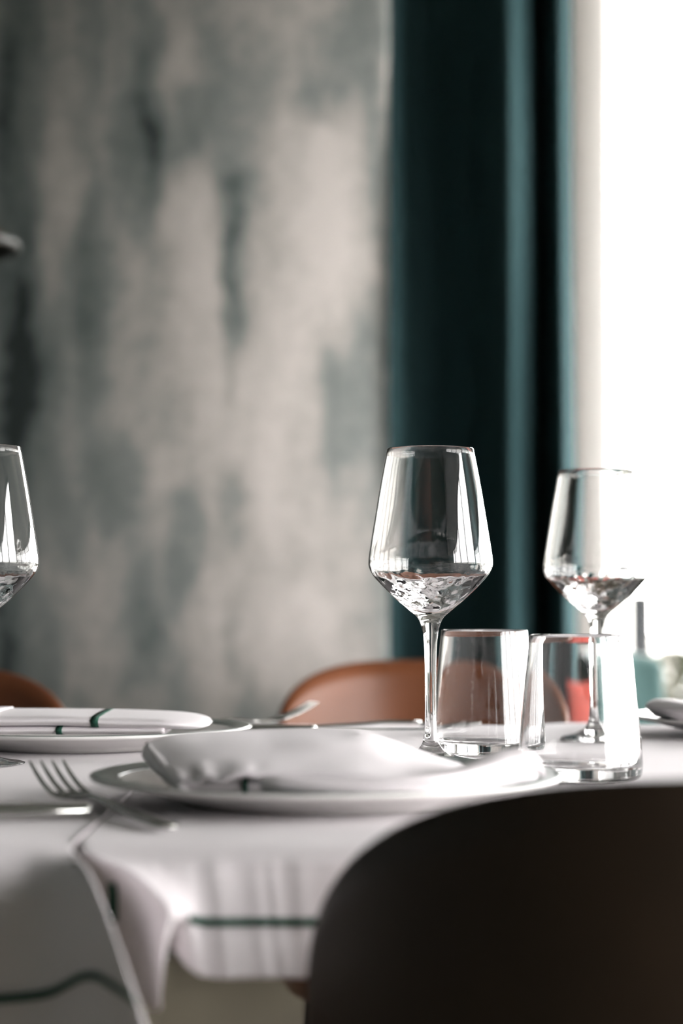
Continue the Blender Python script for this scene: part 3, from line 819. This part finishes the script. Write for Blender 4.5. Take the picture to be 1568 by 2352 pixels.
place(f2, (-.206, 1.866, T + .0012), (-.0340, 1.950, T + .0012))
k2 = copy_tree(kn); k2['label'] = 'steel knife at the back, its blade tip shining left of the wine glass stem'
place(k2, (-.125, 1.835, T + .0008), (.0640, 1.800, T + .003))
s2 = make_spoon('steel spoon lying flat in front of the far brown chair, between back fork and knife')
place(s2, (-.060, 1.890, T + .0012), (.1150, 1.858, T + .0012))

# ------------------------------------------------------------------ by the window: teal chair, red cushion
tc_ = empty('upholstered_armchair', (.645, 3.98, 0), math.radians(66)); tag(tc_, 'teal upholstered armchair by the window, behind the right tumbler', 'chair')
def arm_back(u, v):
    s = u * 2 - 1; z = .36 + .415 * v
    return Vector((.16 * s, .14 - .10 * abs(s) ** 3 + .02 * v, z - .02 * abs(s) ** 4 * v))
solid(obj('backrest', *grid_vf(arm_back, 24, 12), 'teal_fabric', tc_, True), .05, 0, 1)
box('seat', (-.17, .17, -.22, .13, .32, .45), 'teal_fabric', tc_, .04, 4)
for sx in (-1, 1):
    for sy in (-1, 1):
        obj('leg', *tube_vf([(.13 * sx, -.04 + .13 * sy, .33), (.15 * sx, -.04 + .16 * sy, 0)], [.016, .010], 12), 'leg', tc_, True)
def cushion(u, v):
    a = u * 2 - 1; b = v * 2 - 1
    return a, b
V = []; F = []; n = 20
for side in (1, -1):
    for i in range(n + 1):
        for j in range(n + 1):
            a = i / n * 2 - 1; b = j / n * 2 - 1
            k = (1 - abs(a) ** 4) * (1 - abs(b) ** 4)
            sh = 1 - .06 * (1 - abs(a)) * (abs(b) ** 6) - .06 * (1 - abs(b)) * (abs(a) ** 6)
            V.append((.09 * a * sh, side * .045 * math.sqrt(max(k, 0)), .12 + .12 * b * sh))
for s in range(2):
    b0 = s * (n + 1) ** 2
    F += [(b0 + i * (n + 1) + j, b0 + (i + 1) * (n + 1) + j, b0 + (i + 1) * (n + 1) + j + 1, b0 + i * (n + 1) + j + 1) for i in range(n) for j in range(n)]
rc = obj('cushion', V, F, 'red_fabric', None, True)
rc.scale = (.55, .6, .92); rc.location = (.438, 3.72, .502); rc.rotation_euler = (0, 0, math.radians(12))
tag(rc, 'small red cushion standing on a dark stool, glimpsed through the right tumbler', 'cushion')

st_ = empty('stool', (.43, 3.72, 0)); tag(st_, 'dark round stool under the red cushion, left of the teal armchair', 'stool')
obj('seat', *lathe_vf([(0, .465), (.13, .465), (.14, .475), (.14, .492), (.13, .50), (0, .50)], 40), 'wood', st_, True)
for k in range(4):
    a = PI / 4 + k * PI / 2
    obj('leg', *tube_vf([(.09 * math.cos(a), .09 * math.sin(a), .47), (.14 * math.cos(a), .14 * math.sin(a), 0)], [.014, .010], 12), 'wood', st_, True)

# ------------------------------------------------------------------ outside
tag(box('terrace_ground', (-2, 40, -10, 60, -.16, -.06), 'concrete'), kind='structure')
hg = empty('planter_hedge', (1.75, 7.6, -.06)); tag(hg, 'clipped pale hedge in a long planter on the terrace outside', 'hedge')
box('planter', (-.60, 1.4, -.16, .16, 0, .34), 'concrete', hg, .01)
hb = []
random.seed(4)
lv, lf_ = [], []
for k in range(9000):
    p = Vector((random.uniform(-.58, 1.38), random.uniform(-.17, .17), random.uniform(.34, .74)))
    n_ = Vector((random.gauss(0, 1), random.gauss(0, 1), random.gauss(0, 1))).normalized(); a = n_.orthogonal().normalized(); b = n_.cross(a)
    s_ = random.uniform(.020, .032); q = len(lv)
    lv += [p + a * s_, p + b * s_ * .5, p - a * s_, p - b * s_ * .5]; lf_.append((q, q + 1, q + 2, q + 3))
fo = obj('foliage', lv, lf_, 'hedge', hg); fo['kind'] = 'stuff'
po = empty('terrace_post', (.985, 6.9, -.06)); tag(po, 'blurred grey post on the terrace outside the window', 'post')
box('shaft', (-.062, .062, -.062, .062, .012, .94), 'grey_post', po, .008)
box('foot', (-.08, .08, -.08, .08, 0, .012), 'grey_post', po, .003)
box('cap', (-.068, .068, -.068, .068, .94, .955), 'grey_post', po, .004)
